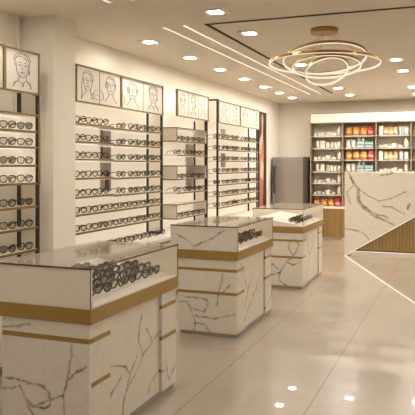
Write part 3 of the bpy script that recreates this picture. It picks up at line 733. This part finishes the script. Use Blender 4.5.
def bay_mid(k, z):
    x0 = BX[k]+.03; G = 'products on the back shelving'
    bottle(x0+.10, YP, z+.001, .06, .15, name='jar', cat='jar', label='slim white jar at left, %s' % where(k, z), grp=G)
    carton(x0+.20, YP, z+.001, .09, .07, .15, 'whitep', 'wide white carton second from left, %s' % where(k, z), G)
    for j in range(4): bottle(x0+.31+.075*j, YP, z+.001, .062, .12, name='jar', cat='jar', label='small white jar, %s of four, %s' % (ORD[j], where(k, z)), grp=G)
def bay_jars(k, z, h=.185):
    x0 = BX[k]+.03; G = 'amber and red jars on the back shelving'
    for j in range(4):
        red = j == 3
        bottle(x0+.085+.148*j, YP, z+.001, .132, h, 'redj' if red else 'amber', 'redj' if red else 'lidd', 'jar', 'jar', ('red jar with pink band, %s' % where(k, z)) if red else 'amber jar, %s from left, %s' % (ORD[j], where(k, z)), G, 'labelr' if red else 'labelc')
def bay_teal(k, z):
    x0 = BX[k]+.03; G = 'products on the back shelving'
    bottle(x0+.07, YP, z+.001, .085, .15, name='jar', cat='jar', label='white jar at left end, %s' % where(k, z), grp=G)
    bottle(x0+.175, YP, z+.001, .085, .15, name='jar', cat='jar', label='white jar second from left, %s' % where(k, z), grp=G)
    for q in range(2):
        carton(x0+.32, YP, z+.001+.062*q, .15, .1, .06, 'teal', '%s teal carton of the left stack, %s' % (['lower', 'upper'][q], where(k, z)), G, 'bluej')
        carton(x0+.49, YP, z+.001+.062*q, .16, .1, .06, 'teal', '%s teal carton of the right stack, %s' % (['lower', 'upper'][q], where(k, z)), G, 'bluej')
    for q in range(2): bottle(x0+.29+.09*q, YP, z+.126, .05, .09, label='%s little white bottle standing on teal cartons, %s' % (['left', 'right'][q], where(k, z)), grp=G)
def bay_gold(k, z):
    x0 = BX[k]+.03; G = 'products on the back shelving'
    carton(x0+.06, YP, z+.001, .075, .08, .18, 'whitep', 'tall white carton at left end, %s' % where(k, z), G)
    for j in range(3): bottle(x0+.155+.092*j, YP, z+.001, .085, .16, 'labelc', 'goldj', 'jar', 'jar', 'gold-capped cream jar, %s of three, %s' % (ORD[j], where(k, z)), G, 'whitep')
    for j in range(2): bottle(x0+.45+.10*j, YP, z+.001, .09, .17-.01*j, 'bluej', 'whitep', 'jar', 'jar', '%s pale blue jar, %s' % (['left', 'right'][j], where(k, z)), G)
for z, f in ((2.13, bay_low), (1.88, bay_mid), (1.64, bay_low), (1.40, bay_mid), (1.16, bay_low), (.92, bay_low)): f(0, z)
bay_jars(0, .675, .16)
for z, f in ((2.13, bay_jars), (1.88, bay_teal), (1.64, bay_jars), (1.40, bay_teal)): f(1, z)
for z, f in ((2.13, bay_gold), (1.88, bay_low), (1.64, bay_gold), (1.40, bay_low)): f(2, z)
for z, f in ((2.13, bay_jars), (1.88, bay_mid), (1.64, bay_jars), (1.40, bay_mid)): f(3, z)

# ------------------------------------------------------------------ reception desk
r = empty('reception_desk', (-1.835, 11.04, 0), 'reception desk, veined marble front cut diagonally over vertical oak slats', 'reception desk')
LD, HD = 3.0, 1.412; sl = .695/1.135
xt = HD/sl
MB().prism([(0, 0), (xt, HD), (0, HD)], 0, .04, 'marbled', 'y').build('marble_front', r)
MB().box(0, LD, .11, .75, .0, HD-.03, 'cream').build('carcass', r)
MB().box(0, .04, .0405, .1095, 0, HD-.03, 'marbled').build('side_slab', r)
MB().box(0, LD, .0405, .75, HD-.0295, HD, 'marbled').build('top', r)
s = MB(); x = .13
while x < LD-.03:
    s.box(x, x+.046, .080, .098, .10, HD-.031, 'slat'); x += .054
s.build('slat_panel', r)
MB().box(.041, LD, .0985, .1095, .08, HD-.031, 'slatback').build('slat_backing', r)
MB().box(.10, LD, .045, .0745, 0.0, .075, 'cream').build('skirting', r)
a = math.atan(sl); n_ = (math.sin(a), -math.cos(a))
e = MB(); e.prism([(0.0, 0.0), (xt, HD), (xt+.016, HD), (.016, 0.0)], .012, .034, 'ledline', 'y'); e.build('light_line', r)
MB().box(.12, LD, .050, .070, .0755, .080, 'ledline').build('skirting_light', r)
# light line let into the floor
dx, dy = 1.80, -4.65; nl = math.hypot(dx, dy); px_, py_ = -dy/nl*.0045, dx/nl*.0045
f = MB(); f.prism([(-1.835-px_, 11.03-py_), (-1.835+dx-px_, 11.03+dy-py_), (-1.835+dx+px_, 11.03+dy+py_), (-1.835+px_, 11.03+py_)], .0005, .004, 'ledline', 'z')
tag(f.build('floor_light_strip'), 'thin glowing light line running diagonally across floor from the desk corner', 'floor light')

for pr in PROT.values():
    for o in pr: D.objects.remove(o)

# ------------------------------------------------------------------ world, camera, view
w = D.worlds.new('world'); bpy.context.scene.world = w; w.use_nodes = True
w.node_tree.nodes['Background'].inputs[0].default_value = (1, .85, .65, 1); w.node_tree.nodes['Background'].inputs[1].default_value = .3
cam = D.cameras.new('camera'); co = D.objects.new('camera', cam); C.objects.link(co)
co.location = (0, 0, 1.55); co.rotation_euler = (PI/2, 0, TH)
cam.sensor_width = 36; cam.lens = 647/415*36; cam.shift_y = -43.5/415; cam.clip_start = .05
sc = bpy.context.scene; sc.camera = co
sc.view_settings.view_transform = 'Standard'; sc.view_settings.look = 'None'; sc.view_settings.gamma = 1; sc.view_settings.use_curve_mapping = False
sc.view_settings.exposure = 0.70
print('GLASSES', CNT[0])
